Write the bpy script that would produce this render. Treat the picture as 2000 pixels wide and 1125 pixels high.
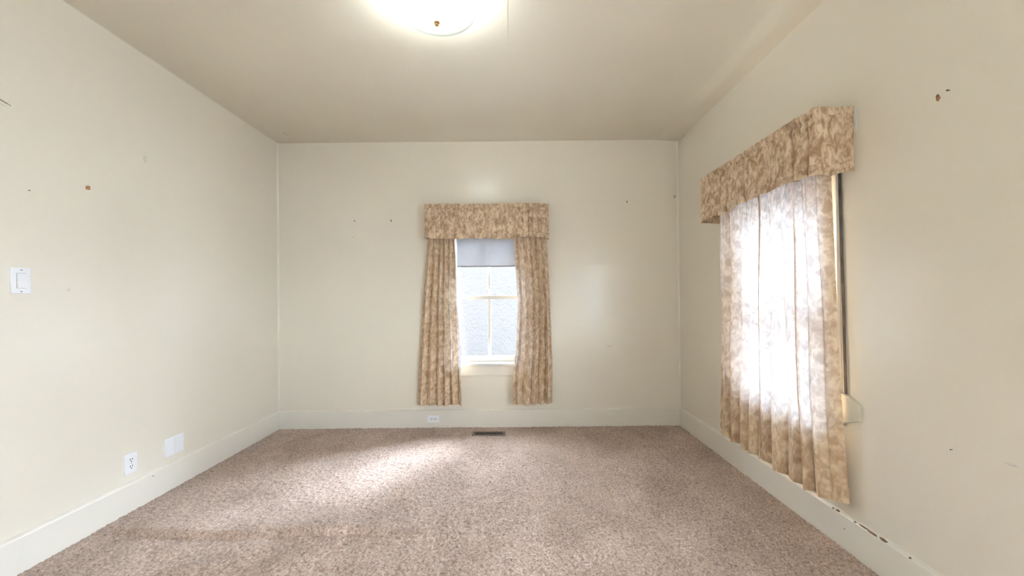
import bpy, bmesh, math, random
import numpy as np
from mathutils import Matrix, Vector

sc = bpy.context.scene
for o in list(bpy.data.objects):
    bpy.data.objects.remove(o, do_unlink=True)
col = sc.collection

# room: X right, Y away from the camera, Z up (metres)
XL, XR, YB, YF, H = -2.189, 1.563, 3.64, -1.15, 2.6735
T = 0.14                      # wall thickness

# ------------------------------------------------------------------ camera
def make_camera():
    yaw, pitch, roll, camz = -0.0004, 0.0064, -0.009, 1.1875
    fwd = Vector((math.sin(yaw) * math.cos(pitch), math.cos(yaw) * math.cos(pitch), math.sin(pitch)))
    right = Vector((math.cos(yaw), -math.sin(yaw), 0))
    up = right.cross(fwd)
    r2 = math.cos(roll) * right + math.sin(roll) * up
    u2 = -math.sin(roll) * right + math.cos(roll) * up
    cd = bpy.data.cameras.new('camera')
    cd.sensor_width = 36.0
    cd.lens = 760.0 / 2000.0 * 36.0
    cd.shift_y = 17.8 / 2000.0
    cd.clip_start = 0.02
    cam = bpy.data.objects.new('camera', cd)
    m = Matrix((r2, u2, -fwd)).transposed().to_4x4()
    m.translation = (0, 0, camz)
    cam.matrix_world = m
    col.objects.link(cam)
    sc.camera = cam
make_camera()

# ------------------------------------------------------------------ sky, exposure
SKY_STRENGTH = 20.0
BULB_WATTS = 8.0
world = bpy.data.worlds.new('overcast_sky')
sc.world = world
world.use_nodes = True
bg = world.node_tree.nodes['Background']
bg.inputs['Color'].default_value = (0.735, 0.84, 1.0, 1)
bg.inputs['Strength'].default_value = SKY_STRENGTH
# hazy sun, low behind the far wall to the right
SUN_STRENGTH = 25.0
sd = bpy.data.lights.new('hazy_sun', 'SUN')
sd.energy = SUN_STRENGTH
sd.angle = math.radians(32)
sd.color = (0.74, 0.85, 1.0)
sun = bpy.data.objects.new('hazy_sun', sd)
sun.location = (4.0, 8.0, 6.0)
sun.rotation_euler = Vector((-1.42, -1.22, -1.50)).to_track_quat('-Z', 'Y').to_euler()
col.objects.link(sun)
vs = sc.view_settings
vs.view_transform = 'Standard'
vs.look = 'None'
vs.gamma = 1.0
vs.use_curve_mapping = False
vs.exposure = 0.95
sc.cycles.max_bounces = 5
sc.cycles.diffuse_bounces = 4
sc.cycles.glossy_bounces = 3
sc.cycles.transmission_bounces = 6
sc.cycles.transparent_max_bounces = 8
sc.cycles.sample_clamp_indirect = 10.0
sc.cycles.adaptive_threshold = 0.08
sc.cycles.use_light_tree = False

rng = np.random.default_rng(7)
random.seed(7)

# ------------------------------------------------------------------ helpers
def tag(o, label=None, cat=None, group=None, kind=None):
    if label: o['label'] = label
    if cat: o['category'] = cat
    if group: o['group'] = group
    if kind: o['kind'] = kind
    return o

def link(name, me, mat=None, parent=None, smooth=False):
    o = bpy.data.objects.new(name, me)
    col.objects.link(o)
    if mat: me.materials.append(mat)
    if parent is not None: o.parent = parent
    if smooth:
        me.polygons.foreach_set('use_smooth', [True] * len(me.polygons))
    return o

def empty(name, loc=(0, 0, 0)):
    o = bpy.data.objects.new(name, None)
    o.location = loc
    o.empty_display_size = 0.05
    col.objects.link(o)
    return o

def to_parent(o, parent):
    """parent o, whose geometry is in world coordinates, keeping it in place"""
    o.parent = parent
    o.matrix_parent_inverse = Matrix.Translation(parent.location).inverted()
    return o

class MB:
    def __init__(self): self.bm = bmesh.new()
    def box(self, x0, x1, y0, y1, z0, z1, bev=0.0):
        r = bmesh.ops.create_cube(self.bm, size=1.0)
        vs_ = r['verts']
        for v in vs_:
            v.co = Vector(((x0 + x1) / 2 + v.co.x * (x1 - x0), (y0 + y1) / 2 + v.co.y * (y1 - y0), (z0 + z1) / 2 + v.co.z * (z1 - z0)))
        if bev > 0:
            es = list({e for v in vs_ for e in v.link_edges})
            bmesh.ops.bevel(self.bm, geom=es, offset=bev, segments=2, affect='EDGES', profile=0.6)
        return self
    def cyl(self, p0, p1, r0, r1=None, n=16):
        p0, p1 = Vector(p0), Vector(p1)
        r1 = r0 if r1 is None else r1
        d = (p1 - p0)
        q = d.to_track_quat('Z', 'Y').to_matrix().to_4x4()
        q.translation = (p0 + p1) / 2
        bmesh.ops.create_cone(self.bm, cap_ends=True, segments=n, radius1=r0, radius2=r1, depth=d.length, matrix=q)
        return self
    def lathe(self, prof, cx, cy, n=48):
        rings = []
        for r, z in prof:
            if r < 1e-5:
                rings.append([self.bm.verts.new((cx, cy, z))])
            else:
                rings.append([self.bm.verts.new((cx + r * math.cos(2 * math.pi * k / n), cy + r * math.sin(2 * math.pi * k / n), z)) for k in range(n)])
        for a, b in zip(rings[:-1], rings[1:]):
            for k in range(n):
                k2 = (k + 1) % n
                if len(a) == 1 and len(b) == 1: continue
                if len(a) == 1: self.bm.faces.new((a[0], b[k], b[k2]))
                elif len(b) == 1: self.bm.faces.new((a[k], a[k2], b[0]))
                else: self.bm.faces.new((a[k], a[k2], b[k2], b[k]))
        return self
    def prism(self, pts, axis, a, b, bev=0.0):
        """polygon pts in the two other axes, extruded along axis from a to b"""
        def mk(p, t):
            c = list(p); c.insert(axis, t); return self.bm.verts.new(c)
        v0 = [mk(p, a) for p in pts]; v1 = [mk(p, b) for p in pts]
        fs = [self.bm.faces.new(v0), self.bm.faces.new(v1[::-1])]
        n = len(pts)
        for k in range(n):
            fs.append(self.bm.faces.new((v0[k], v1[k], v1[(k + 1) % n], v0[(k + 1) % n])))
        bmesh.ops.recalc_face_normals(self.bm, faces=fs)
        if bev > 0:
            f = fs[1]
            bmesh.ops.bevel(self.bm, geom=list(f.edges), offset=bev, segments=3, affect='EDGES', profile=0.5)
        return self
    def build(self, name, mat, parent=None, smooth=False):
        bmesh.ops.recalc_face_normals(self.bm, faces=self.bm.faces[:])
        me = bpy.data.meshes.new(name)
        self.bm.to_mesh(me); self.bm.free()
        o = link(name, me, mat, None, smooth)
        if smooth:
            try: me.set_sharp_from_angle(angle=math.radians(40))
            except Exception: pass
        if parent is not None: to_parent(o, parent)
        return o

def box(name, mat, parent, x0, x1, y0, y1, z0, z1, bev=0.0):
    return MB().box(x0, x1, y0, y1, z0, z1, bev).build(name, mat, parent)

def struct(o, label=None):
    return tag(o, label, None, None, 'structure')

# ------------------------------------------------------------------ materials
def new_mat(name):
    m = bpy.data.materials.new(name); m.use_nodes = True
    nt = m.node_tree
    return m, nt, nt.nodes['Principled BSDF'], nt.nodes['Material Output']

def node(nt, t, **kw):
    n = nt.nodes.new(t)
    for k, v in kw.items():
        if k in n.inputs: n.inputs[k].default_value = v
        else: setattr(n, k, v)
    return n

def ramp(nt, stops):
    n = nt.nodes.new('ShaderNodeValToRGB')
    cr = n.color_ramp
    while len(cr.elements) < len(stops): cr.elements.new(0.5)
    for e, (p, c) in zip(cr.elements, stops):
        e.position = p
        e.color = (c, c, c, 1) if isinstance(c, (int, float)) else (*c, 1)
    return n

def paint(name, colr, rough=0.4, var=0.035, bump=0.12, scale=34.0, spec=0.5):
    m, nt, bs, out = new_mat(name)
    L = nt.links.new
    geo = node(nt, 'ShaderNodeNewGeometry')
    n1 = node(nt, 'ShaderNodeTexNoise', Scale=1.3, Detail=1.0)
    L(geo.outputs['Position'], n1.inputs['Vector'])
    r1 = ramp(nt, [(0.3, tuple(c * (1 - var) for c in colr)), (0.7, tuple(min(1, c * (1 + var)) for c in colr))])
    L(n1.outputs['Fac'], r1.inputs['Fac'])
    L(r1.outputs['Color'], bs.inputs['Base Color'])
    bs.inputs['Roughness'].default_value = rough
    bs.inputs['Specular IOR Level'].default_value = spec
    mp = node(nt, 'ShaderNodeMapping'); mp.inputs['Scale'].default_value = (1, 1, 0.35)
    L(geo.outputs['Position'], mp.inputs['Vector'])
    n2 = node(nt, 'ShaderNodeTexNoise', Scale=scale, Detail=1.0)
    L(mp.outputs['Vector'], n2.inputs['Vector'])
    b = node(nt, 'ShaderNodeBump', Strength=bump, Distance=0.004)
    L(n2.outputs['Fac'], b.inputs['Height'])
    L(b.outputs['Normal'], bs.inputs['Normal'])
    return m

def plain(name, colr, rough=0.45, metal=0.0, var=0.04, nscale=30.0, spec=0.5):
    m, nt, bs, out = new_mat(name)
    L = nt.links.new
    tc = node(nt, 'ShaderNodeTexCoord')
    n1 = node(nt, 'ShaderNodeTexNoise', Scale=nscale, Detail=3.0)
    L(tc.outputs['Object'], n1.inputs['Vector'])
    r1 = ramp(nt, [(0.3, tuple(c * (1 - var) for c in colr)), (0.7, tuple(min(1, c * (1 + var)) for c in colr))])
    L(n1.outputs['Fac'], r1.inputs['Fac']); L(r1.outputs['Color'], bs.inputs['Base Color'])
    bs.inputs['Roughness'].default_value = rough
    bs.inputs['Metallic'].default_value = metal
    bs.inputs['Specular IOR Level'].default_value = spec
    return m

WALLC = (0.83, 0.772, 0.658)
M = {}
M['wall'] = paint('cream_satin_wall_paint', WALLC, 0.23, 0.02, 0.08, spec=0.7)
M['ceiling'] = paint('cream_ceiling_paint', (0.78, 0.715, 0.59), 0.45, 0.025, 0.10, 40.0)
M['trim'] = paint('cream_gloss_trim_paint', (0.82, 0.775, 0.685), 0.3, 0.02, 0.05, 30.0)
M['window_paint'] = paint('white_window_paint', (0.60, 0.585, 0.54), 0.4, 0.02, 0.04, 30.0)
M['plastic'] = plain('white_plastic', (0.88, 0.885, 0.90), 0.35, var=0.01)
M['cream_plastic'] = plain('cream_plastic', (0.64, 0.60, 0.48), 0.4, var=0.03)
M['slot'] = plain('dark_slot', (0.10, 0.095, 0.09), 0.6)
M['greyslot'] = plain('grey_groove', (0.45, 0.45, 0.47), 0.6)
M['nail'] = plain('dark_nail_metal', (0.10, 0.07, 0.06), 0.45, 0.6)
M['brass'] = plain('brass', (0.70, 0.48, 0.20), 0.25, 1.0)
M['rod'] = plain('white_enamel_rod', (0.82, 0.80, 0.74), 0.35)
M['register'] = plain('brown_enamelled_register', (0.20, 0.16, 0.13), 0.5, 0.2)
M['duct'] = plain('black_duct', (0.012, 0.012, 0.012), 0.8)
M['chip'] = plain('bare_brown_plaster', (0.42, 0.22, 0.10), 0.8, var=0.25, nscale=150)
M['darkchip'] = plain('dark_bare_wood', (0.22, 0.14, 0.08), 0.8, var=0.35, nscale=120)
M['palechip'] = plain('pale_filler', (0.66, 0.63, 0.56), 0.7, var=0.1, nscale=120)
M['scuff'] = plain('grey_brown_scuff', (0.36, 0.31, 0.26), 0.8, var=0.3, nscale=200)
M['strap'] = plain('dark_woven_strap', (0.085, 0.070, 0.058), 0.75, var=0.6, nscale=14)
M['ground'] = paint('outside_concrete', (0.14, 0.14, 0.14), 0.8, 0.1, 0.3)

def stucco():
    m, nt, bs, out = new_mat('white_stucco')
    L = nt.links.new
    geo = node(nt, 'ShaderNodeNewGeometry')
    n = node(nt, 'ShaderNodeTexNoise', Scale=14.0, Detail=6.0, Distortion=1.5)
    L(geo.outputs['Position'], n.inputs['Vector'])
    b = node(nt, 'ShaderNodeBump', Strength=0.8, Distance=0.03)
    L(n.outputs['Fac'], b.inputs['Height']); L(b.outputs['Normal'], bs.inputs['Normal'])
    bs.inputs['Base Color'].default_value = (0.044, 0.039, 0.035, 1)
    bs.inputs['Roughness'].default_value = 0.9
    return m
M['stucco'] = stucco()

def glass():
    m, nt, bs, out = new_mat('window_glass')
    nt.nodes.remove(bs)
    L = nt.links.new
    tr = node(nt, 'ShaderNodeBsdfTransparent'); tr.inputs['Color'].default_value = (0.97, 0.985, 0.99, 1)
    gl = node(nt, 'ShaderNodeBsdfGlossy', Roughness=0.02)
    lw = node(nt, 'ShaderNodeLayerWeight', Blend=0.5)
    fr = ramp(nt, [(0.0, 0.02), (0.6, 0.04), (0.85, 0.2), (1.0, 0.8)])
    L(lw.outputs['Facing'], fr.inputs['Fac'])
    nz = node(nt, 'ShaderNodeTexNoise', Scale=9.0, Detail=2.0)
    bp = node(nt, 'ShaderNodeBump', Strength=0.15, Distance=0.01)
    L(nz.outputs['Fac'], bp.inputs['Height']); L(bp.outputs['Normal'], gl.inputs['Normal'])
    mx = node(nt, 'ShaderNodeMixShader')
    L(fr.outputs['Color'], mx.inputs['Fac']); L(tr.outputs['BSDF'], mx.inputs[1]); L(gl.outputs['BSDF'], mx.inputs[2])
    L(mx.outputs['Shader'], out.inputs['Surface'])
    return m
M['glass'] = glass()

def fabric(name, dark, light, trans=0.42, tcol=(0.84, 0.91, 1.0), off=0.0):
    m, nt, bs, out = new_mat(name)
    nt.nodes.remove(bs)
    L = nt.links.new
    uv = node(nt, 'ShaderNodeUVMap')
    mp = node(nt, 'ShaderNodeMapping'); mp.inputs['Location'].default_value = (off, off * 1.7, 0)
    L(uv.outputs['UV'], mp.inputs['Vector'])
    n1 = node(nt, 'ShaderNodeTexNoise', Scale=15.0, Detail=2.0, Distortion=0.7)
    L(mp.outputs['Vector'], n1.inputs['Vector'])
    mp2 = node(nt, 'ShaderNodeMapping'); mp2.inputs['Rotation'].default_value = (0, 0, 0.75)
    mp2.inputs['Scale'].default_value = (1.0, 0.62, 1.0)
    L(uv.outputs['UV'], mp2.inputs['Vector'])
    n4 = node(nt, 'ShaderNodeTexNoise', Scale=36.0, Detail=2.0, Distortion=0.9)
    L(mp2.outputs['Vector'], n4.inputs['Vector'])
    r1 = ramp(nt, [(0.34, 0.0), (0.66, 1.0)]); L(n1.outputs['Fac'], r1.inputs['Fac'])
    r2 = ramp(nt, [(0.40, 0.0), (0.62, 1.0)]); L(n4.outputs['Fac'], r2.inputs['Fac'])
    mm = node(nt, 'ShaderNodeMix', data_type='FLOAT'); mm.inputs[0].default_value = 0.5
    L(r1.outputs['Color'], mm.inputs[2]); L(r2.outputs['Color'], mm.inputs[3])
    c = ramp(nt, [(0.12, dark), (0.85, light)])
    L(mm.outputs[0], c.inputs['Fac'])
    # weave bump
    b = node(nt, 'ShaderNodeBump', Strength=0.25, Distance=0.003)
    L(n4.outputs['Fac'], b.inputs['Height'])
    df = node(nt, 'ShaderNodeBsdfDiffuse', Roughness=0.8)
    L(c.outputs['Color'], df.inputs['Color']); L(b.outputs['Normal'], df.inputs['Normal'])
    gs = node(nt, 'ShaderNodeBsdfGlossy', Roughness=0.5)
    gs.inputs['Color'].default_value = (0.9, 0.85, 0.8, 1)
    m0 = node(nt, 'ShaderNodeMixShader', Fac=0.05)
    L(df.outputs['BSDF'], m0.inputs[1]); L(gs.outputs['BSDF'], m0.inputs[2])
    tl = node(nt, 'ShaderNodeBsdfTranslucent')
    tr_ = ramp(nt, [(0.1, tuple(a * k_ for a, k_ in zip(tcol, (0.86, 0.84, 0.80)))), (0.9, tcol)])
    L(mm.outputs[0], tr_.inputs['Fac']); L(tr_.outputs['Color'], tl.inputs['Color'])
    mx = node(nt, 'ShaderNodeMixShader', Fac=trans)
    L(m0.outputs['Shader'], mx.inputs[1]); L(tl.outputs['BSDF'], mx.inputs[2])
    L(mx.outputs['Shader'], out.inputs['Surface'])
    return m
M['curtain'] = fabric('tan_damask_curtain', (0.55, 0.365, 0.205), (0.85, 0.70, 0.51), 0.055)
M['valance'] = fabric('tan_damask_valance', (0.47, 0.29, 0.155), (0.90, 0.76, 0.57), 0.15, (0.85, 0.66, 0.45), 3.3)

def blind_mat():
    m, nt, bs, out = new_mat('grey_blind_cloth')
    nt.nodes.remove(bs)
    L = nt.links.new
    n = node(nt, 'ShaderNodeTexNoise', Scale=5.0, Detail=3.0)
    tc = node(nt, 'ShaderNodeTexCoord'); L(tc.outputs['Object'], n.inputs['Vector'])
    c = ramp(nt, [(0.3, (0.31, 0.305, 0.31)), (0.7, (0.35, 0.345, 0.35))]); L(n.outputs['Fac'], c.inputs['Fac'])
    df = node(nt, 'ShaderNodeBsdfDiffuse'); L(c.outputs['Color'], df.inputs['Color'])
    tl = node(nt, 'ShaderNodeBsdfTranslucent'); tl.inputs['Color'].default_value = (0.45, 0.44, 0.45, 1)
    mx = node(nt, 'ShaderNodeMixShader', Fac=0.05)
    L(df.outputs['BSDF'], mx.inputs[1]); L(tl.outputs['BSDF'], mx.inputs[2])
    L(mx.outputs['Shader'], out.inputs['Surface'])
    return m
M['blind'] = blind_mat()

def carpet_mat():
    m, nt, bs, out = new_mat('beige_cut_pile_carpet')
    L = nt.links.new
    geo = node(nt, 'ShaderNodeNewGeometry')
    n1 = node(nt, 'ShaderNodeTexNoise', Scale=85.0, Detail=3.0, Roughness=0.8)
    L(geo.outputs['Position'], n1.inputs['Vector'])
    c1 = ramp(nt, [(0.30, (0.21, 0.135, 0.098)), (0.48, (0.535, 0.405, 0.325)), (0.70, (0.82, 0.675, 0.58))])
    L(n1.outputs['Fac'], c1.inputs['Fac'])
    # brushed pile: broad lighter and darker swathes
    mp = node(nt, 'ShaderNodeMapping'); mp.inputs['Scale'].default_value = (1.5, 1.1, 1)
    mp.inputs['Rotation'].default_value = (0, 0, 0.5)
    L(geo.outputs['Position'], mp.inputs['Vector'])
    n2 = node(nt, 'ShaderNodeTexNoise', Scale=1.9, Detail=3.0, Roughness=0.6, Distortion=0.6)
    L(mp.outputs['Vector'], n2.inputs['Vector'])
    c2 = ramp(nt, [(0.32, (0.78, 0.75, 0.73)), (0.68, (1.10, 1.09, 1.09))])
    L(n2.outputs['Fac'], c2.inputs['Fac'])
    mu = node(nt, 'ShaderNodeMix', data_type='RGBA', blend_type='MULTIPLY')
    mu.inputs[0].default_value = 1.0
    L(c1.outputs['Color'], mu.inputs[6]); L(c2.outputs['Color'], mu.inputs[7])
    L(mu.outputs[2], bs.inputs['Base Color'])
    bs.inputs['Roughness'].default_value = 0.95
    bs.inputs['Specular IOR Level'].default_value = 0.1
    bs.inputs['Sheen Weight'].default_value = 0.25
    bs.inputs['Sheen Roughness'].default_value = 0.5
    return m
M['carpet'] = carpet_mat()

def bowl_mat():
    m, nt, bs, out = new_mat('frosted_bowl_glass')
    nt.nodes.remove(bs)
    L = nt.links.new
    df = node(nt, 'ShaderNodeBsdfDiffuse'); df.inputs['Color'].default_value = (0.70, 0.72, 0.70, 1)
    tl = node(nt, 'ShaderNodeBsdfTranslucent'); tl.inputs['Color'].default_value = (0.52, 0.535, 0.505, 1)
    m1 = node(nt, 'ShaderNodeMixShader', Fac=0.5)
    L(df.outputs['BSDF'], m1.inputs[1]); L(tl.outputs['BSDF'], m1.inputs[2])
    gl = node(nt, 'ShaderNodeBsdfGlossy', Roughness=0.15)
    lw = node(nt, 'ShaderNodeLayerWeight', Blend=0.15)
    m2 = node(nt, 'ShaderNodeMixShader')
    L(lw.outputs['Fresnel'], m2.inputs['Fac']); L(m1.outputs['Shader'], m2.inputs[1]); L(gl.outputs['BSDF'], m2.inputs[2])
    L(m2.outputs['Shader'], out.inputs['Surface'])
    return m
M['bowl'] = bowl_mat()

def bulb_mat():
    m, nt, bs, out = new_mat('lit_bulb')
    bs.inputs['Emission Color'].default_value = (0.92, 0.97, 1.0, 1)
    bs.inputs['Emission Strength'].default_value = 30.0
    m.cycles.emission_sampling = 'NONE'
    return m
M['bulb'] = bulb_mat()

# ------------------------------------------------------------------ room shell
# openings: back window in X, right-wall windows in Y
W1 = (-0.550, 0.116); WZ = (0.60, 1.865)
W2 = (1.925, 2.690)
W_FILL = (-0.80, 0.45)              # unseen opening added behind the viewpoint, lets in cool fill for the left wall

def wall_with_holes(name, axis, a0, a1, t0, t1, z0, z1, holes, hz0, hz1, label):
    m = MB()
    def bb(p, q, r, s):
        if axis == 0: m.box(p, q, t0, t1, r, s)
        else: m.box(t0, t1, p, q, r, s)
    cur = a0
    for h0, h1 in holes:
        bb(cur, h0, z0, z1); bb(h0, h1, hz1, z1); bb(h0, h1, z0, hz0)
        cur = h1
    bb(cur, a1, z0, z1)
    return struct(m.build(name, M['wall']), label)

wall_back = wall_with_holes('wall_back', 0, XL - T, XR + T, YB, YB + T, 0, H, [W1], WZ[0], WZ[1], 'cream painted far wall around the blind-shaded window')
wall_right = wall_with_holes('wall_right', 1, YF, YB, XR, XR + T, 0, H, [W_FILL, W2], WZ[0], WZ[1], 'cream painted wall behind the closed curtains')
wall_left = struct(box('wall_left', M['wall'], None, XL - T, XL, YF, YB, 0, H), 'plain cream wall with light switch and outlets')
wall_front = struct(box('wall_front', M['wall'], None, XL - T, XR + T, YF - T, YF, 0, H), 'plain cream wall behind the viewpoint')

# ceiling: flat, with a strip along the right wall that sags a little, and a raised patch panel
def make_ceiling():
    m = MB()
    prof = [(XL - T, H), (1.30, H), (1.36, H - 0.001), (1.45, H - 0.009), (XR + T, H - 0.020), (XR + T, H + 0.12), (XL - T, H + 0.12)]
    m.prism(prof, 1, YF - T, YB + T)
    o = struct(m.build('ceiling', M['ceiling'], None), 'cream painted ceiling')
    p = MB().box(-1.045, -0.010, 0.95, 2.300, H - 0.0009, H + 0.01, 0.0004).build('patch_panel', M['ceiling'], o)
    return o
ceiling = make_ceiling()

struct(box('floor', plain('plywood_subfloor', (0.45, 0.33, 0.2), 0.7), None, XL - T, XR + T, YF - T, YB + T, -0.12, -0.004), 'subfloor under the carpet')
struct(box('ground', M['ground'], None, -14, 14, -14, 14, -0.75, -0.60), 'concrete ground outside')

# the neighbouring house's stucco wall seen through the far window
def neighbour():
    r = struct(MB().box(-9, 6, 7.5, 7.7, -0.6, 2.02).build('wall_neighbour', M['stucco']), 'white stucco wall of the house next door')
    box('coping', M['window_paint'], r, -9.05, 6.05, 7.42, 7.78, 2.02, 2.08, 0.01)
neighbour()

# baseboards
BH = 0.168
def board(name, axis, a0, a1, w, sgn, label):
    # profile (distance from wall, height): flat board with a slightly sloped, eased top
    pr = [(0, 0), (0.016, 0), (0.017, BH - 0.010), (0.015, BH - 0.006), (0.004, BH + 0.003), (0, BH + 0.003)]
    m = MB()
    if axis == 0: m.prism([(w + sgn * d, z) for d, z in pr], 0, a0, a1)
    else: m.prism([(w + sgn * d, z) for d, z in pr], 1, a0, a1)
    return struct(m.build(name, M['trim']), label)
bb_back = board('baseboard_back', 0, XL + 0.0165, XR - 0.0165, YB, -1, 'cream baseboard under the blind-shaded window')
bb_left = board('baseboard_left', 1, YF, YB, XL, 1, 'cream baseboard below the two wall outlets')
bb_right = board('baseboard_right', 1, YF, YB, XR, -1, 'chipped cream baseboard below the drawn curtains')

# ------------------------------------------------------------------ windows
def make_window(name, label, mapf):
    """mapf(s0,s1,d0,d1): box limits from along-wall and depth-into-wall (d>0 outwards)"""
    r = struct(empty(name, mapf.base), label)
    def b(n, mat, s0, s1, d0, d1, z0, z1, bev=0.0015, par=None):
        x0, x1, y0, y1 = mapf(s0, s1, d0, d1)
        return box(n, mat, par or r, x0, x1, y0, y1, z0, z1, bev)
    a, c = mapf.span
    z0, z1 = WZ
    mid = (a + c) / 2
    P = M['window_paint']
    cw = mapf.casing
    # jamb lining
    b('jamb', P, a, a + 0.012, 0.0, T, z0, z1); b('jamb', P, c - 0.012, c, 0.0, T, z0, z1)
    b('head', P, a + 0.012, c - 0.012, 0.0, T, z1 - 0.012, z1)
    # casing boards on the room side
    b('casing', M['trim'], a - cw, a - 0.002, -0.018, -0.0005, z0, z1 + 0.002); b('casing', M['trim'], c + 0.002, c + cw, -0.018, -0.0005, z0, z1 + 0.002)
    b('casing', M['trim'], a - cw, c + cw, -0.020, -0.0005, z1 + 0.003, z1 + 0.10)
    # stool and apron
    b('sill', P, a - cw - 0.01, c + cw + 0.01, -0.045, -0.0005, z0 - 0.026, z0 - 0.001, 0.004)
    b('sill', P, a, c, 0.0, T, z0 - 0.012, z0 + 0.004, 0.001)
    b('apron', M['trim'], a - cw, c + cw, -0.018, -0.0005, z0 - 0.115, z0 - 0.027)
    # two sashes, each with two panes
    zm = 1.210
    for (lo, hi, d) in ((z0 + 0.005, zm + 0.018, mapf.depth), (zm - 0.018, z1 - 0.012, mapf.depth + 0.036)):
        e = empty('sash', mapf.base); to_parent(e, r)
        e.location = (0, 0, 0); e.matrix_parent_inverse = Matrix.Identity(4)
        def sb(n, mat, s0, s1, d0, d1, q0, q1, bev=0.003):
            x0, x1, y0, y1 = mapf(s0, s1, d0, d1)
            o = MB().box(x0, x1, y0, y1, q0, q1, bev).build(n, mat)
            o.parent = e
            o.matrix_parent_inverse = Matrix.Translation(r.location).inverted()
            return o
        sa, sc_ = a + 0.013, c - 0.013
        bot = 0.050 if lo < 1 else 0.036
        top = 0.036 if lo < 1 else 0.050
        sb('stile', P, sa, sa + 0.038, d, d + 0.034, lo, hi); sb('stile', P, sc_ - 0.038, sc_, d, d + 0.034, lo, hi)
        sb('rail', P, sa + 0.038, sc_ - 0.038, d, d + 0.034, lo, lo + bot); sb('rail', P, sa + 0.038, sc_ - 0.038, d, d + 0.034, hi - top, hi)
        sb('muntin', P, mid - 0.013, mid + 0.013, d + 0.004, d + 0.030, lo + bot, hi - top)
        sb('pane', M['glass'], sa + 0.038, mid - 0.013, d + 0.016, d + 0.019, lo + bot, hi - top, 0)
        sb('pane', M['glass'], mid + 0.013, sc_ - 0.038, d + 0.016, d + 0.019, lo + bot, hi - top, 0)
    return r

class MapBack:
    base = ((W1[0] + W1[1]) / 2, YB, WZ[0]); span = W1; casing = 0.105; depth = 0.050
    def __call__(self, s0, s1, d0, d1): return s0, s1, YB + d0, YB + d1
class MapRight:
    base = (XR, (W2[0] + W2[1]) / 2, WZ[0]); span = W2; casing = 0.075; depth = 0.030
    def __call__(self, s0, s1, d0, d1): return XR + d0, XR + d1, s0, s1
make_window('window_1', 'white double-hung window between parted curtains', MapBack())
class MapRear(MapRight):
    base = (XR, (W_FILL[0] + W_FILL[1]) / 2, WZ[0]); span = W_FILL; casing = 0.105; depth = 0.050
make_window('fill_window', 'wide bare window added behind the viewpoint as daylight fill', MapRear())
make_window('window_2', 'window behind the closed backlit curtains', MapRight())

# ------------------------------------------------------------------ carpet
def make_carpet():
    x0, x1 = XL + 0.018, XR - 0.018
    def zfun(X, Y):
        Z = np.zeros_like(X)
        # wrinkle running across the near left part of the room
        yr = 2.005 + 0.02 * np.sin(2.2 * X + 1.0) + 0.015 * np.sin(5.1 * X)
        env = 1 / (1 + np.exp(-(X + 2.02) * 14)) * 1 / (1 + np.exp((X + 0.56) * 9))
        d = Y - yr
        Z += 0.030 * env * np.where(d > 0, np.exp(-(d / 0.15) ** 2), np.exp(-(d / 0.016) ** 2))
        yr2 = 1.66 + 0.10 * (X + 1.9)
        env2 = np.exp(-((X + 1.75) / 0.28) ** 2)
        d2 = Y - yr2
        Z += 0.006 * env2 * np.where(d2 > 0, np.exp(-(d2 / 0.08) ** 2), np.exp(-(d2 / 0.02) ** 2))
        # creases left by furniture
        for (cx, ya, yb_, k) in ((0.585, 2.12, 2.58, 0.02), (1.145, 2.75, 3.45, -0.03)):
            w = np.exp(-((X - cx - k * (Y - ya)) / 0.012) ** 2) * (1 / (1 + np.exp(-(Y - ya) * 40))) * (1 / (1 + np.exp((Y - yb_) * 40)))
            Z -= 0.008 * w
        # gentle unevenness of the pile
        Z += 0.0018 * np.sin(3.1 * X + 1.3 * Y) * np.sin(2.3 * Y + 0.7) + 0.0012 * np.sin(7 * X - 2 * Y)
        return Z
    def patch(ya, yb_, step, amp):
        nx = int((x1 - x0) / step); ny = max(2, int((yb_ - ya) / step))
        X, Y = np.meshgrid(np.linspace(x0, x1, nx), np.linspace(ya, yb_, ny))
        jx = rng.uniform(-0.42, 0.42, X.shape) * step; jy = rng.uniform(-0.42, 0.42, X.shape) * step
        jx[:, 0] = jx[:, -1] = 0; jy[0] = jy[-1] = 0
        Z = zfun(X, Y)
        tuft = rng.uniform(-1, 0.6, X.shape)
        Z = Z + amp * tuft + 0.004
        hole = (X > -0.352) & (X < -0.080) & (Y > 3.405) & (Y < 3.487)
        Z[hole] = -0.0035
        V = np.stack([X + jx, Y + jy, Z], -1).reshape(-1, 3)
        idx = np.arange(nx * ny).reshape(ny, nx)
        F = np.stack([idx[:-1, :-1], idx[:-1, 1:], idx[1:, 1:], idx[1:, :-1]], -1).reshape(-1, 4)
        return V, F
    Va, Fa = patch(1.20, YB - 0.018, 0.0080, 0.0060)
    Vb, Fb = patch(YF, 1.20, 0.04, 0.0)
    V = np.concatenate([Va, Vb]); F = np.concatenate([Fa, Fb + len(Va)])
    me = bpy.data.meshes.new('carpet')
    me.vertices.add(len(V)); me.vertices.foreach_set('co', V.ravel())
    me.loops.add(F.size); me.loops.foreach_set('vertex_index', F.ravel().astype(np.int32))
    me.polygons.add(len(F)); me.polygons.foreach_set('loop_start', np.arange(0, F.size, 4, dtype=np.int32))
    me.update(calc_edges=True)
    o = link('carpet', me, M['carpet'])
    tag(o, 'beige cut-pile carpet covering the whole floor, wrinkled at the left', 'carpet', None, 'stuff')
make_carpet()

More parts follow.
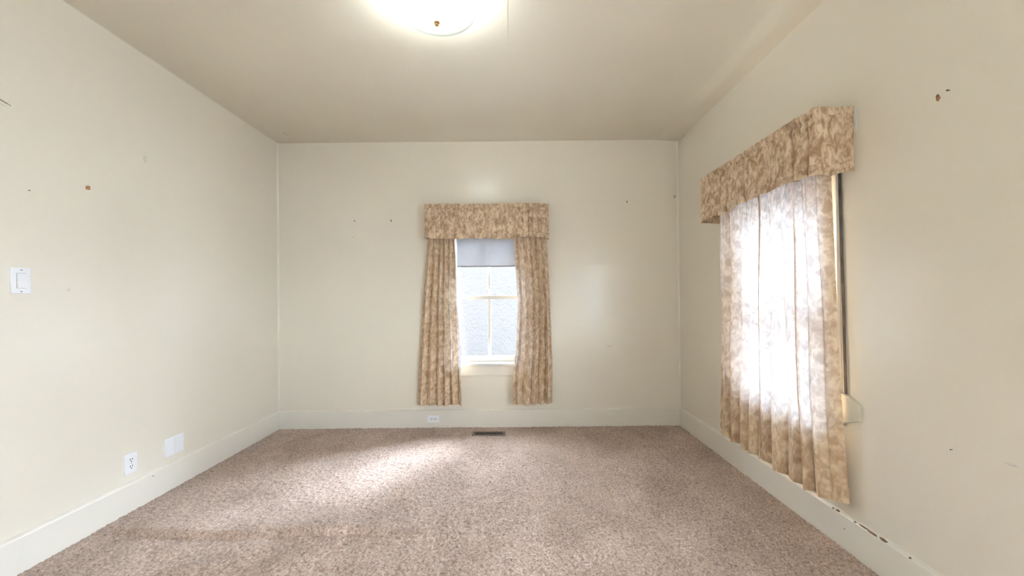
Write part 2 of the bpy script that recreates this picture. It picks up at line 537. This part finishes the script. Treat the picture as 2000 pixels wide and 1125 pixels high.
# ------------------------------------------------------------------ cloth
def cloth_mesh(name, S, Dp, Z, U, Vv, side, mat, parent=None):
    """S along the wall, Dp distance from the wall, Z height; rows from top to bottom"""
    nt_, na = S.shape
    if side == 'back': V = np.stack([S, YB - Dp, Z], -1)
    else: V = np.stack([XR - Dp, S, Z], -1)
    V = V.reshape(-1, 3)
    idx = np.arange(nt_ * na).reshape(nt_, na)
    F = np.stack([idx[:-1, :-1], idx[:-1, 1:], idx[1:, 1:], idx[1:, :-1]], -1).reshape(-1, 4)
    me = bpy.data.meshes.new(name)
    me.vertices.add(len(V)); me.vertices.foreach_set('co', V.ravel())
    me.loops.add(F.size); me.loops.foreach_set('vertex_index', F.ravel().astype(np.int32))
    me.polygons.add(len(F)); me.polygons.foreach_set('loop_start', np.arange(0, F.size, 4, dtype=np.int32))
    me.update(calc_edges=True)
    uvl = me.uv_layers.new(name='UVMap')
    uv = np.stack([U, Vv], -1).reshape(-1, 2)[F.ravel()]
    uvl.data.foreach_set('uv', uv.ravel())
    o = link(name, me, mat, None, True)
    if parent is not None: to_parent(o, parent)
    return o

def smooth_noise(r, n, k):
    """k random control values, smoothly interpolated over n samples"""
    c = r.uniform(-1, 1, k)
    x = np.linspace(0, k - 1, n); i = np.clip(x.astype(int), 0, k - 2); f = x - i
    f = f * f * (3 - 2 * f)
    return c[i] * (1 - f) + c[i + 1] * f

def curtain(name, label, side, e0, e1, folds, amp, dist, seed, outer, ztop=1.985, zbot=0.235, gather=2.4, group=None):
    """e0, e1: lists of (z, s) for the two side edges. outer: which edge (0 or 1) turns back towards the wall"""
    r = np.random.default_rng(seed)
    na, nt_ = 260, 150
    a = np.linspace(0, 1, na)[None, :]; t = np.linspace(0, 1, nt_)[:, None]
    # bottom edge is not level
    zb = zbot + 0.008 * smooth_noise(r, na, 7)[None, :]
    Z = ztop + (zb - ztop) * t
    f0 = lambda e: np.interp(Z, [q[0] for q in e][::-1], [q[1] for q in e][::-1])
    w = r.uniform(0.65, 1.4, folds); cum = np.concatenate([[0], np.cumsum(w)]) / w.sum()
    ph = np.interp(a[0], cum, np.arange(folds + 1)) * 2 * np.pi
    ker = np.hanning(15); ker /= ker.sum()
    ph = np.convolve(np.pad(ph, 7, mode='edge'), ker, 'valid')[None, :]
    sway = 0.35 * np.sin(2.5 * t + seed) * np.sin(np.pi * a)
    ph = ph + sway
    famp = (0.65 + 0.35 * smooth_noise(r, na, folds + 2))[None, :]
    A = amp * famp * (0.45 + 0.55 * np.clip(t * 2.2, 0, 1)) * (1 + 0.12 * t)
    prof = 2 * np.abs(np.cos(ph / 2)) ** 0.55 - 1.2      # round crests, sharp valleys
    gath = 0.010 * np.exp(-t * 5) * np.cos(ph * gather + 1.3)
    edge = a if outer == 0 else 1 - a
    ret = 1 - np.exp(-(edge / 0.055) ** 1.5)
    Dp = dist + A * prof + gath + 0.004 * np.sin(9 * t + 3 * a * np.pi + seed)
    Dp = 0.024 + (Dp - 0.024) * (0.05 + 0.95 * ret)
    # the top is gathered on the inner rod
    rodz = 1.955
    k = np.exp(-((Z - rodz) / 0.05) ** 2)
    Dp = Dp * (1 - k) + (0.098 + 0.006 * np.cos(ph * 3)) * k
    S = f0(e0) * (1 - a) + f0(e1) * a
    width = abs(e1[-1][1] - e0[-1][1])
    S = S - (width / folds) * 0.20 * np.sin(ph + 0.4) * famp * np.clip(t * 3, 0.2, 1) * np.clip(np.minimum(a, 1 - a) * 12, 0, 1)
    U = np.broadcast_to(a * width * 1.9 + seed, Z.shape); Vv = Z.copy()
    root = empty(name, tuple(np.array([np.mean(S[-1]), YB - dist, zbot]) if side == 'back' else np.array([XR - dist, np.mean(S[-1]), zbot])))
    tag(root, label, 'curtain', group)
    cloth_mesh('drape', S, Dp, Z, U, Vv, side, M['curtain'], root)
    nh = int(nt_ * 0.046)
    sl = slice(nt_ - nh - 1, nt_)
    ho = cloth_mesh('hem', S[sl], Dp[sl] - 0.0025, Z[sl] + 0.0008, U[sl] + 0.37, Vv[sl] + 0.21, side, M['curtain'], root)
    return root

GB = 'curtain panels of the blind-shaded window'
curtain('curtain', 'tan patterned curtain drawn to the left of the grey blind', 'back',
        [(1.99, -0.762), (1.73, -0.775), (1.12, -0.832), (0.6, -0.868), (0.23, -0.885)],
        [(1.99, -0.52), (1.73, -0.515), (1.12, -0.492), (0.75, -0.468), (0.23, -0.462)], 6, 0.044, 0.098, 11, 0, group=GB)
curtain('curtain', 'tan patterned curtain drawn to the right of the grey blind', 'back',
        [(1.99, 0.010), (1.73, 0.020), (1.15, 0.050), (0.75, 0.030), (0.52, 0.000), (0.23, -0.006)],
        [(1.99, 0.318), (1.73, 0.330), (1.12, 0.355), (0.6, 0.368), (0.23, 0.362)], 6, 0.044, 0.098, 23, 1, group=GB)
GR = 'closed curtain panels of the window near the strap'
curtain('curtain', 'backlit tan curtain hanging beside the dark strap', 'right',
        [(1.99, 1.862), (1.75, 1.860), (1.19, 1.840), (0.73, 1.822), (0.23, 1.785)],
        [(1.99, 2.295), (1.75, 2.283), (1.12, 2.276), (0.23, 2.288)], 5, 0.042, 0.105, 37, 0, group=GR)
curtain('curtain', 'backlit tan curtain hanging nearest the room corner', 'right',
        [(1.99, 2.275), (1.75, 2.262), (1.12, 2.262), (0.23, 2.280)],
        [(1.99, 2.775), (1.75, 2.775), (1.12, 2.760), (0.23, 2.790)], 5, 0.042, 0.106, 41, 1, group=GR)

def valance(name, label, side, s0, s1, dist, seed, group):
    r = np.random.default_rng(seed)
    na, nt_ = 560, 70
    ztop, zbot, rc = 2.046, 1.742, 0.018
    # plan path: wall -> corner -> front -> corner -> wall
    pts = [(s0, 0.012)]
    pts += [(s0 + rc - rc * math.cos(x), dist - rc + rc * math.sin(x)) for x in np.linspace(0, math.pi / 2, 7)]
    pts += [(s1 - rc + rc * math.sin(x), dist - rc + rc * math.cos(x)) for x in np.linspace(0, math.pi / 2, 7)]
    pts += [(s1, 0.012)]
    pts = np.array(pts)
    seg = np.linalg.norm(np.diff(pts, axis=0), axis=1); cum = np.concatenate([[0], np.cumsum(seg)])
    L_ = cum[-1]; q = np.linspace(0, L_, na)
    px = np.interp(q, cum, pts[:, 0]); pd = np.interp(q, cum, pts[:, 1])
    tx = np.gradient(px, q); td = np.gradient(pd, q); nn = np.hypot(tx, td) + 1e-9
    nx, nd = -td / nn, tx / nn          # outward (towards the room) normal
    t = np.linspace(0, 1, nt_)[:, None]
    zb = zbot + 0.012 * smooth_noise(r, na, 13)[None, :] + 0.006 * smooth_noise(r, na, 40)[None, :]
    zt = ztop + 0.004 * smooth_noise(r, na, 90)[None, :]
    Z = zt + (zb - zt) * t
    # uneven gathers: some stretches lie flat, some are bunched
    nf = 17
    w = r.uniform(0.35, 1.9, nf); c2 = np.concatenate([[0], np.cumsum(w)]) / w.sum()
    ph = np.interp(q / L_, c2, np.arange(nf + 1)) * 2 * np.pi
    ker = np.hanning(13); ker /= ker.sum()
    ph = np.convolve(np.pad(ph, 6, mode='edge'), ker, 'valid')[None, :]
    env = np.clip(0.55 + 0.75 * smooth_noise(r, na, 15), 0.06, 1.2)[None, :]
    php = ph / 2 + 0.10 * np.sin(2.2 * t + ph * 0.3)
    fold = np.abs(np.cos(php)) ** 0.5 - 0.85             # sharp creases between rounded gathers
    grow = np.clip((t - 0.06) * 2.2, 0, 1)
    endf = np.clip((np.minimum(q, L_ - q) - dist * 0.80) / 0.05, 0.10, 1)[None, :]
    off = (0.034 * env * fold * (0.30 + 0.70 * grow) + 0.010 * env * np.cos(ph * 0.37 + 1) * t) * endf
    # rod pocket: tight little gathers above the stitch line at 5 cm
    gat = np.exp(-((t - 0.145) / 0.05) ** 2)
    off += (-0.007 * gat * (0.4 + env) + 0.008 * np.exp(-((t - 0.15) / 0.14) ** 2) * np.cos(ph * 4.1 + 2 * smooth_noise(r, na, 60)[None, :]) * env) * endf
    S = px[None, :] + nx[None, :] * off
    Dp = np.maximum(pd[None, :] + nd[None, :] * off, 0.006)
    S = S + 0.006 * np.sin(ph + 0.5) * env * grow * endf * np.abs(nd)[None, :]
    U = np.broadcast_to(q[None, :] * 1.35 + seed, Z.shape); Vv = Z.copy()
    mid = (s0 + s1) / 2
    root = empty(name, (mid, YB - dist, zbot) if side == 'back' else (XR - dist, mid, zbot))
    tag(root, label, 'valance', group)
    cloth_mesh('drape', S, Dp, Z, U, Vv, side, M['valance'], root)
    nh = int(nt_ * 0.17); sl = slice(nt_ - nh - 1, nt_)
    cloth_mesh('hem', S[sl] + nx[None, :] * 0.0035, Dp[sl] + nd[None, :] * 0.0035, Z[sl] - 0.001, U[sl] + 0.51, Vv[sl] + 0.33, side, M['valance'], root)
    nh2 = int(nt_ * 0.13); sl = slice(0, nh2)
    cloth_mesh('rod_pocket', S[sl] + nx[None, :] * 0.003, Dp[sl] + nd[None, :] * 0.003, Z[sl] + 0.001, U[sl] + 0.83, Vv[sl] + 0.11, side, M['valance'], root)
    return root
GV = 'gathered tan valances over the windows'
valance('valance', 'short gathered tan valance above the grey blind', 'back', -0.779, 0.332, 0.170, 5, GV)
valance('valance', 'short gathered tan valance above the closed curtains', 'right', 1.757, 2.832, 0.190, 9, GV)

def curtain_rod(label, side, s0, s1, dist):
    mid = (s0 + s1) / 2
    r = empty('curtain_rod', (mid, YB, 2.0) if side == 'back' else (XR, mid, 2.0))
    tag(r, label, 'curtain rod', 'double curtain rods')
    def bx(n, a, c, d0, d1, z0, z1, bev=0.002):
        if side == 'back': return box(n, M['rod'], r, a, c, YB - d1, YB - d0, z0, z1, bev)
        return box(n, M['rod'], r, XR - d1, XR - d0, a, c, z0, z1, bev)
    zc = 1.998
    bx('outer_rod', s0 + 0.016, s1 - 0.016, dist - 0.030, dist - 0.022, zc - 0.010, zc + 0.010)
    bx('inner_rod', s0 + 0.03, s1 - 0.03, 0.094, 0.102, zc - 0.055, zc - 0.035)
    for e in (s0 + 0.008, s1 - 0.012):
        bx('bracket', e, e + 0.004, 0.0, dist - 0.022, zc - 0.060, zc + 0.012, 0.001)
        k = e - 0.012 if e < mid else e
        bx('wall_plate', k, k + 0.016, 0.0, 0.004, zc - 0.065, zc + 0.044, 0.001)
curtain_rod('white double curtain rod inside the valance over the blind', 'back', -0.779, 0.332, 0.170)
curtain_rod('white double curtain rod inside the valance near the strap', 'right', 1.757, 2.832, 0.190)

# ------------------------------------------------------------------ roller blind
def roller_blind():
    r = empty('roller_blind', ((W1[0] + W1[1]) / 2, YB + 0.03, 1.5))
    tag(r, 'grey roller blind pulled a third of the way down the window', 'blind')
    a, c = W1[0] + 0.02, W1[1] - 0.02
    m = MB(); m.cyl((a, YB + 0.026, 1.825), (c, YB + 0.026, 1.825), 0.016, n=20); m.build('roller', M['rod'], r, True)
    b = bmesh.new()
    ny = 26; nx = 20
    vv = [[b.verts.new((a + 0.012 + (c - a - 0.024) * i / nx, YB + 0.036 + 0.0016 * math.sin(5 * i / nx + 3 * j / ny), 1.828 - (1.828 - 1.503) * j / ny)) for i in range(nx + 1)] for j in range(ny + 1)]
    for j in range(ny):
        for i in range(nx):
            b.faces.new((vv[j][i], vv[j][i + 1], vv[j + 1][i + 1], vv[j + 1][i]))
    me = bpy.data.meshes.new('blind_cloth'); b.to_mesh(me); b.free()
    to_parent(link('blind_cloth', me, M['blind'], None, True), r)
    box('bottom_bar', M['blind'], r, a + 0.012, c - 0.012, YB + 0.033, YB + 0.040, 1.497, 1.510, 0.002)
    box('bracket', M['rod'], r, W1[0] + 0.0125, W1[0] + 0.018, YB + 0.006, YB + 0.046, 1.80, 1.85, 0.001)
    box('bracket', M['rod'], r, W1[1] - 0.018, W1[1] - 0.0125, YB + 0.006, YB + 0.046, 1.80, 1.85, 0.001)
roller_blind()

# ------------------------------------------------------------------ ceiling light
def ceiling_light():
    cx, cy = -0.352, 1.872
    r = empty('ceiling_light', (cx, cy, H))
    tag(r, 'lit frosted glass bowl ceiling light with brass finial', 'ceiling light')
    MB().lathe([(0, H - 0.0026), (0.068, H - 0.0026), (0.066, H - 0.018), (0.05, H - 0.026), (0, H - 0.026)], cx, cy, 32).build('canopy', M['rod'], r, True)
    MB().cyl((cx, cy, H - 0.026), (cx, cy, H - 0.135), 0.004, n=12).build('stem', M['brass'], r, True)
    zr, zb, R = 2.590, 2.530, 0.187
    prof = []
    n = 14
    for i in range(n + 1):
        u = i / n
        prof.append((0.010 + (R - 0.010) * u, zb + (zr - zb) * (u ** 2.1)))
    inner = [(max(q - 0.0015, 0.010), z + 0.005) for q, z in prof[::-1]]
    MB().lathe(prof + [(R + 0.003, zr + 0.003)] + inner + [prof[0]], cx, cy, 72).build('bowl', M['bowl'], r, True)
    fin = [(0, 2.512), (0.006, 2.513), (0.0095, 2.517), (0.0100, 2.521), (0.007, 2.525), (0.013, 2.528), (0.013, 2.531), (0.005, 2.532), (0, 2.532)]
    MB().lathe(fin, cx, cy, 24).build('finial', M['brass'], r, True)
    for (dx, dy) in ((-0.085, 0.01), (0.085, -0.01)):
        s = MB().cyl((cx + dx * 0.30, cy + dy * 0.3, 2.613), (cx + dx * 0.58, cy + dy * 0.58, 2.613), 0.013, n=16).build('socket', M['rod'], r, True)
        bm = bmesh.new()
        bmesh.ops.create_uvsphere(bm, u_segments=20, v_segments=12, radius=0.024, matrix=Matrix.Translation((cx + dx, cy + dy, 2.613)) @ Matrix.Diagonal((1.5, 1, 1, 1)))
        me = bpy.data.meshes.new('bulb'); bm.to_mesh(me); bm.free()
        b = to_parent(link('bulb', me, M['bulb'], None, True), r)
        ld = bpy.data.lights.new('bulb_light', 'POINT')
        ld.energy = BULB_WATTS * (1.25 if dx < 0 else 0.75)
        ld.color = (0.86, 0.94, 1.0)
        ld.shadow_soft_size = 0.037
        lo = bpy.data.objects.new('bulb_light', ld)
        lo.location = (cx + dx, cy + dy, 2.613)
        col.objects.link(lo)
        b.visible_shadow = True
        lo.parent = r; lo.matrix_parent_inverse = Matrix.Translation(r.location).inverted()
ceiling_light()

# ------------------------------------------------------------------ switch, outlets
def rounded(cx, cz, w, h, rad, n=5):
    pts = []
    for (sx, sz, a0) in ((1, 1, 0), (-1, 1, 90), (-1, -1, 180), (1, -1, 270)):
        for k in range(n):
            a = math.radians(a0 + 90 * k / (n - 1))
            pts.append((cx + sx * (w / 2 - rad) + rad * math.cos(a), cz + sz * (h / 2 - rad) + rad * math.sin(a)))
    return pts

def left_plate(name, label, cat, cy, cz, w):
    r = empty(name, (XL, cy, cz))
    tag(r, label, cat)
    MB().prism(rounded(cy, cz, w, 0.115, 0.004), 0, XL, XL + 0.007, 0.0025).build('plate', M['plastic'], r, True)
    return r

def light_switch():
    cy, cz = 1.7295, 1.291
    r = left_plate('light_switch', 'white rocker light switch on the bare wall', 'switch', cy, cz, 0.072)
    MB().prism(rounded(cy, cz, 0.036, 0.069, 0.002), 0, XL + 0.0066, XL + 0.0074).build('groove', M['greyslot'], r)
    # rocker tilted so that its lower half stands proud
    b = MB(); b.prism([(XL + 0.0072, cz + 0.033), (XL + 0.0095, cz + 0.033), (XL + 0.0125, cz - 0.028), (XL + 0.0118, cz - 0.033), (XL + 0.0072, cz - 0.033)], 1, cy - 0.0165, cy + 0.0165)
    b.build('rocker', M['plastic'], r)
    for z in (cz + 0.048, cz - 0.048):
        MB().cyl((XL + 0.0065, cy, z), (XL + 0.0085, cy, z), 0.0034, n=14).build('screw', M['greyslot'], r)
light_switch()

def receptacle(par, f, ca, cb, horiz=False):
    """two outlet faces with slots; f(a,b,d) maps plate coordinates to the world"""
    for s in (-0.0195, 0.0195):
        a0, b0 = (ca + s, cb) if horiz else (ca, cb + s)
        m = MB()
        n = 20; ring = []
        for k in range(n):
            t = 2 * math.pi * k / n
            u, v = 0.0172 * math.cos(t), max(-0.0143, min(0.0143, 0.0172 * math.sin(t)))
            if horiz: u, v = v, u
            ring.append((u, v))
        lo = [m.bm.verts.new(f(a0 + u, b0 + v, 0.0064)) for u, v in ring]; hi = [m.bm.verts.new(f(a0 + u, b0 + v, 0.0078)) for u, v in ring]
        m.bm.faces.new(hi)
        for k in range(n): m.bm.faces.new((lo[k], lo[(k + 1) % n], hi[(k + 1) % n], hi[k]))
        face = m.build('outlet_face', M['plastic'], par)
        for (u, v, hu, hv) in ((-0.0065, 0.003, 0.0019, 0.0055), (0.0065, 0.003, 0.0019, 0.0047), (0.0, -0.0092, 0.0030, 0.0030)):
            if horiz: u, v, hu, hv = -v, u, hv, hu
            m = MB()
            c = [f(a0 + u + su * hu, b0 + v + sv * hv, d) for d in (0.0070, 0.0083) for su, sv in ((-1, -1), (1, -1), (1, 1), (-1, 1))]
            vs_ = [m.bm.verts.new(p) for p in c]
            m.bm.faces.new(vs_[4:8])
            for k in range(4): m.bm.faces.new((vs_[k], vs_[(k + 1) % 4], vs_[4 + (k + 1) % 4], vs_[4 + k]))
            o = m.build('slot', M['slot'], None)
            o.parent = face

r = left_plate('wall_outlet', 'white two-socket outlet plate above the left baseboard', 'outlet', 2.226, 0.274, 0.072)
receptacle(r, lambda a, b, d: (XL + d, a, b), 2.226, 0.274)
MB().cyl((XL + 0.0065, 2.226, 0.274), (XL + 0.0082, 2.226, 0.274), 0.003, n=12).build('screw', M['greyslot'], r)

r = left_plate('blank_plate', 'wide white blank cover plate above the left baseboard', 'cover plate', 2.512, 0.270, 0.140)
box('seam', M['greyslot'], r, XL + 0.0066, XL + 0.0072, 2.5115, 2.5125, 0.216, 0.324)
for y in (2.477, 2.547):
    for z in (0.312, 0.228):
        MB().cyl((XL + 0.0065, y, z), (XL + 0.0078, y, z), 0.0026, n=12).build('screw', M['plastic'], r)

def base_outlet():
    cx, cz, y = -0.742, 0.087, YB - 0.0168
    r = empty('baseboard_outlet', (cx, y, cz))
    tag(r, 'white outlet set sideways into the baseboard below the left curtain', 'outlet')
    MB().prism(rounded(cx, cz, 0.112, 0.070, 0.004), 1, y, y - 0.006, 0.002).build('plate', M['plastic'], r, True)
    receptacle(r, lambda a, b, d: (a, y - d + 0.0008, b), cx, cz, True)
    MB().cyl((cx, y - 0.0055, cz), (cx, y - 0.0072, cz), 0.003, n=12).build('screw', M['greyslot'], r)
base_outlet()

# ------------------------------------------------------------------ floor register
def floor_register():
    x0, x1, y0, y1 = -0.362, -0.070, 3.397, 3.495
    r = empty('floor_register', ((x0 + x1) / 2, (y0 + y1) / 2, 0.003))
    tag(r, 'brown slotted metal register set in the carpet below the window', 'floor vent')
    m = MB()
    zt = 0.0085
    m.box(x0, x1, y0, y0 + 0.018, 0.002, zt, 0.002); m.box(x0, x1, y1 - 0.018, y1, 0.002, zt, 0.002)
    m.box(x0, x0 + 0.022, y0 + 0.018, y1 - 0.018, 0.002, zt, 0.002); m.box(x1 - 0.022, x1, y0 + 0.018, y1 - 0.018, 0.002, zt, 0.002)
    m.build('frame', M['register'], r)
    box('duct', M['duct'], r, x0 + 0.015, x1 - 0.015, y0 + 0.012, y1 - 0.012, -0.0034, 0.0012)
    n = 15
    me = None
    for k in range(n):
        x = x0 + 0.022 + (x1 - x0 - 0.044) * (k + 0.5) / n
        if me is None:
            s = MB().box(-0.0013, 0.0013, -(y1 - y0) / 2 + 0.018, (y1 - y0) / 2 - 0.018, 0, 0.0055).build('slat', M['register'])
            me = s.data
        else:
            s = bpy.data.objects.new('slat', me); col.objects.link(s)
        s.parent = r
        s.location = (x - r.location.x, 0, -0.001)
    box('damper_lever', M['register'], r, x0 + 0.008, x0 + 0.014, 3.436, 3.456, zt, zt + 0.006, 0.001)
floor_register()

# ------------------------------------------------------------------ strap and winder by the right-hand window
def strap_and_winder():
    r = empty('strap_winder', (XR, 1.823, 0.655))
    tag(r, 'cream plastic strap winder box at the foot of the dark strap', 'strap winder')
    poly = [(1.738, 0.645), (1.738, 0.692), (1.743, 0.702), (1.806, 0.730), (1.842, 0.730), (1.902, 0.704), (1.908, 0.694), (1.908, 0.640), (1.902, 0.626), (1.868, 0.596), (1.840, 0.590), (1.812, 0.600), (1.746, 0.628)]
    MB().prism(poly, 0, XR, XR - 0.017, 0.005).build('cover', M['cream_plastic'], r, True)
    box('strap_slot', M['slot'], r, XR - 0.014, XR - 0.004, 1.812, 1.850, 0.7285, 0.7315)
    box('lip', M['cream_plastic'], r, XR - 0.024, XR - 0.002, 1.806, 1.856, 0.728, 0.7325, 0.001)
    box('lower_slot', M['slot'], r, XR - 0.0185, XR - 0.010, 1.838, 1.862, 0.586, 0.593)
    box('lower_lip', M['cream_plastic'], r, XR - 0.022, XR, 1.826, 1.866, 0.579, 0.585, 0.001)
    # strap: a flat woven band, leaning slightly
    bm = bmesh.new()
    n = 40; rows = []
    rr = random.Random(4)
    for k in range(n + 1):
        z = 0.7326 + (1.955 - 0.7326) * k / n
        yc = 1.822 + 0.022 * k / n + 0.0003 * math.sin(k * 0.9)
        xo = XR - 0.0085 - 0.0006 * math.sin(k * 0.35)
        rows.append([bm.verts.new((xo + dx, yc + dy, z)) for dx, dy in ((0, -0.0075), (0.0016, -0.0075), (0.0016, 0.0075), (0, 0.0075))])
    for a, b in zip(rows[:-1], rows[1:]):
        for k in range(4): bm.faces.new((a[k], a[(k + 1) % 4], b[(k + 1) % 4], b[k]))
    bm.faces.new(rows[0]); bm.faces.new(rows[-1][::-1])
    bmesh.ops.recalc_face_normals(bm, faces=bm.faces[:])
    me = bpy.data.meshes.new('shutter_strap'); bm.to_mesh(me); bm.free()
    o = link('shutter_strap', me, M['strap'])
    tag(o, 'dark woven strap running down the wall beside the curtain', 'strap')
strap_and_winder()

# ------------------------------------------------------------------ nails, holes, chips
def nail(label, pos, nrm, droop=0.4, size=1.0, group='nails left in the walls', tilt=0.0):
    p = Vector(pos); n = Vector(nrm).normalized()
    side = n.cross(Vector((0, 0, 1)))
    d = (n + Vector((0, 0, droop)) + side * tilt).normalized()
    m = MB()
    m.cyl(p - n * 0.001, p + d * 0.016 * size, 0.0026 * size, n=10)
    m.cyl(p + d * 0.016 * size, p + d * 0.019 * size, 0.0052 * size, n=12)
    o = m.build('nail', M['nail'])
    tag(o, label, 'nail', group)
bn = (0, -1, 0); ln = (1, 0, 0); rn = (-1, 0, 0)
nail('small dark nail in the far wall, leftmost of an upper pair', (-1.472, YB, 1.930), bn, 0.8, 0.9, tilt=-0.6)
nail('small dark nail in the far wall, nearest the left curtain', (-1.127, YB, 1.928), bn, 0.9, 0.9, tilt=-0.2)
nail('tiny pin below the leftmost nail of the far wall', (-1.483, YB, 1.787), bn, 0.0, 0.5)
nail('dark nail high in the far wall, right of the valance', (1.081, YB, 2.083), bn, 1.2, 1.0)
nail('dark nail in the far wall right at the corner', (1.528, YB, 2.128), bn, 1.0, 1.0)
nail('tiny pin just right of the valance over the blind', (0.525, YB, 1.682), bn, 0.0, 0.5)
nail('tiny pin high on the left wall near the brown chip', (XL, 1.759, 1.702), ln, 0.0, 0.45)
nail('tiny pin above the chip on the right wall', (XR, 1.380, 1.918), rn, 0.0, 0.55)
nail('tiny pin low on the right wall', (XR, 1.390, 0.639), rn, 0.0, 0.4)
nail('small pin in the left baseboard between the two plates', (XL + 0.0168, 2.345, 0.146), ln, 0.0, 0.4)

def chip(par, mat, axis, w, sgn, c, ru, rv, seed, name='paint_chip', th=0.0012, rot=0.0, n=11):
    r_ = random.Random(seed)
    pts = []
    for k in range(n):
        a = 2 * math.pi * k / n
        q = r_.uniform(0.7, 1.1)
        u, v = ru * q * math.cos(a), rv * q * math.sin(a)
        pts.append((c[0] + u * math.cos(rot) - v * math.sin(rot), c[1] + u * math.sin(rot) + v * math.cos(rot)))
    return MB().prism(pts, axis, w - sgn * 0.001, w + sgn * th).build(name, mat, par)
chip(wall_left, M['chip'], 0, XL, 1, (2.008, 1.785), 0.013, 0.014, 1)
chip(wall_left, M['palechip'], 0, XL, 1, (2.321, 2.047), 0.010, 0.026, 2, 'filler_patch')
chip(wall_left, M['palechip'], 0, XL, 1, (2.617, 1.995), 0.008, 0.003, 3, 'filler_patch')
chip(wall_left, M['palechip'], 0, XL, 1, (1.920, 1.256), 0.009, 0.007, 4, 'filler_patch')
chip(wall_left, M['scuff'], 0, XL, 1, (1.672, 2.063), 0.030, 0.0035, 5, 'scratch', rot=-0.25)
chip(wall_left, M['palechip'], 0, XL, 1, (1.668, 2.048), 0.024, 0.003, 6, 'scratch', rot=-0.15)
chip(wall_left, M['palechip'], 0, XL, 1, (1.693, 2.073), 0.006, 0.0025, 7, 'scratch', rot=0.3)
chip(wall_right, M['chip'], 0, XR, -1, (1.418, 1.911), 0.008, 0.014, 8)
chip(wall_right, M['slot'], 0, XR - 0.001, -1, (1.419, 1.919), 0.005, 0.005, 9, 'nail_hole')
chip(wall_right, M['palechip'], 0, XR, -1, (1.226, 0.654), 0.02, 0.004, 10, 'scratch')
chip(wall_back, M['palechip'], 1, YB, -1, (0.904, 0.745), 0.03, 0.008, 12, 'filler_patch')
chip(ceiling, M['palechip'], 2, H, -1, (-1.993, 3.453), 0.008, 0.022, 13, 'filler_patch')
chip(ceiling, M['slot'], 2, H, -1, (-1.992, 3.415), 0.004, 0.006, 14, 'nail_hole')
# worn spots along the top edge of the right baseboard
for k, (y, ln_) in enumerate(((1.895, 0.006), (1.868, 0.013), (1.775, 0.007), (1.730, 0.026), (1.690, 0.024), (1.640, 0.018), (1.530, 0.005))):
    chip(bb_right, M['darkchip'], 0, XR - 0.0135, -1, (y, BH - 0.006 + 0.003 * (k % 2)), ln_, 0.0032 + 0.0012 * (k % 3), 30 + k, th=0.003)
chip(bb_right, M['darkchip'], 0, XR - 0.0165, -1, (1.83, 0.10), 0.003, 0.003, 50)
# drywall joint above the far window
box('joint', M['wall'], wall_back, -0.192, -0.1895, YB - 0.0012, YB + 0.002, 2.05, 2.40)
box('joint', M['wall'], wall_back, -0.42, -0.06, YB - 0.0010, YB + 0.002, 2.46, 2.4625)
box('joint', M['wall'], wall_back, -0.36, -0.12, YB - 0.0010, YB + 0.002, 2.555, 2.557)
# shallow plaster beads in the wall corners
for (x, nm) in ((XL, 'trim_1'), (XR, 'trim_2')):
    s = 1 if x < 0 else -1
    m = MB(); m.prism([(x, YB), (x + s * 0.012, YB), (x, YB - 0.012)], 2, BH, H - (0.0 if x < 0 else 0.016))
    struct(m.build(nm, M['wall']), 'painted corner bead at the ' + ('left' if x < 0 else 'right') + ' end of the far wall')
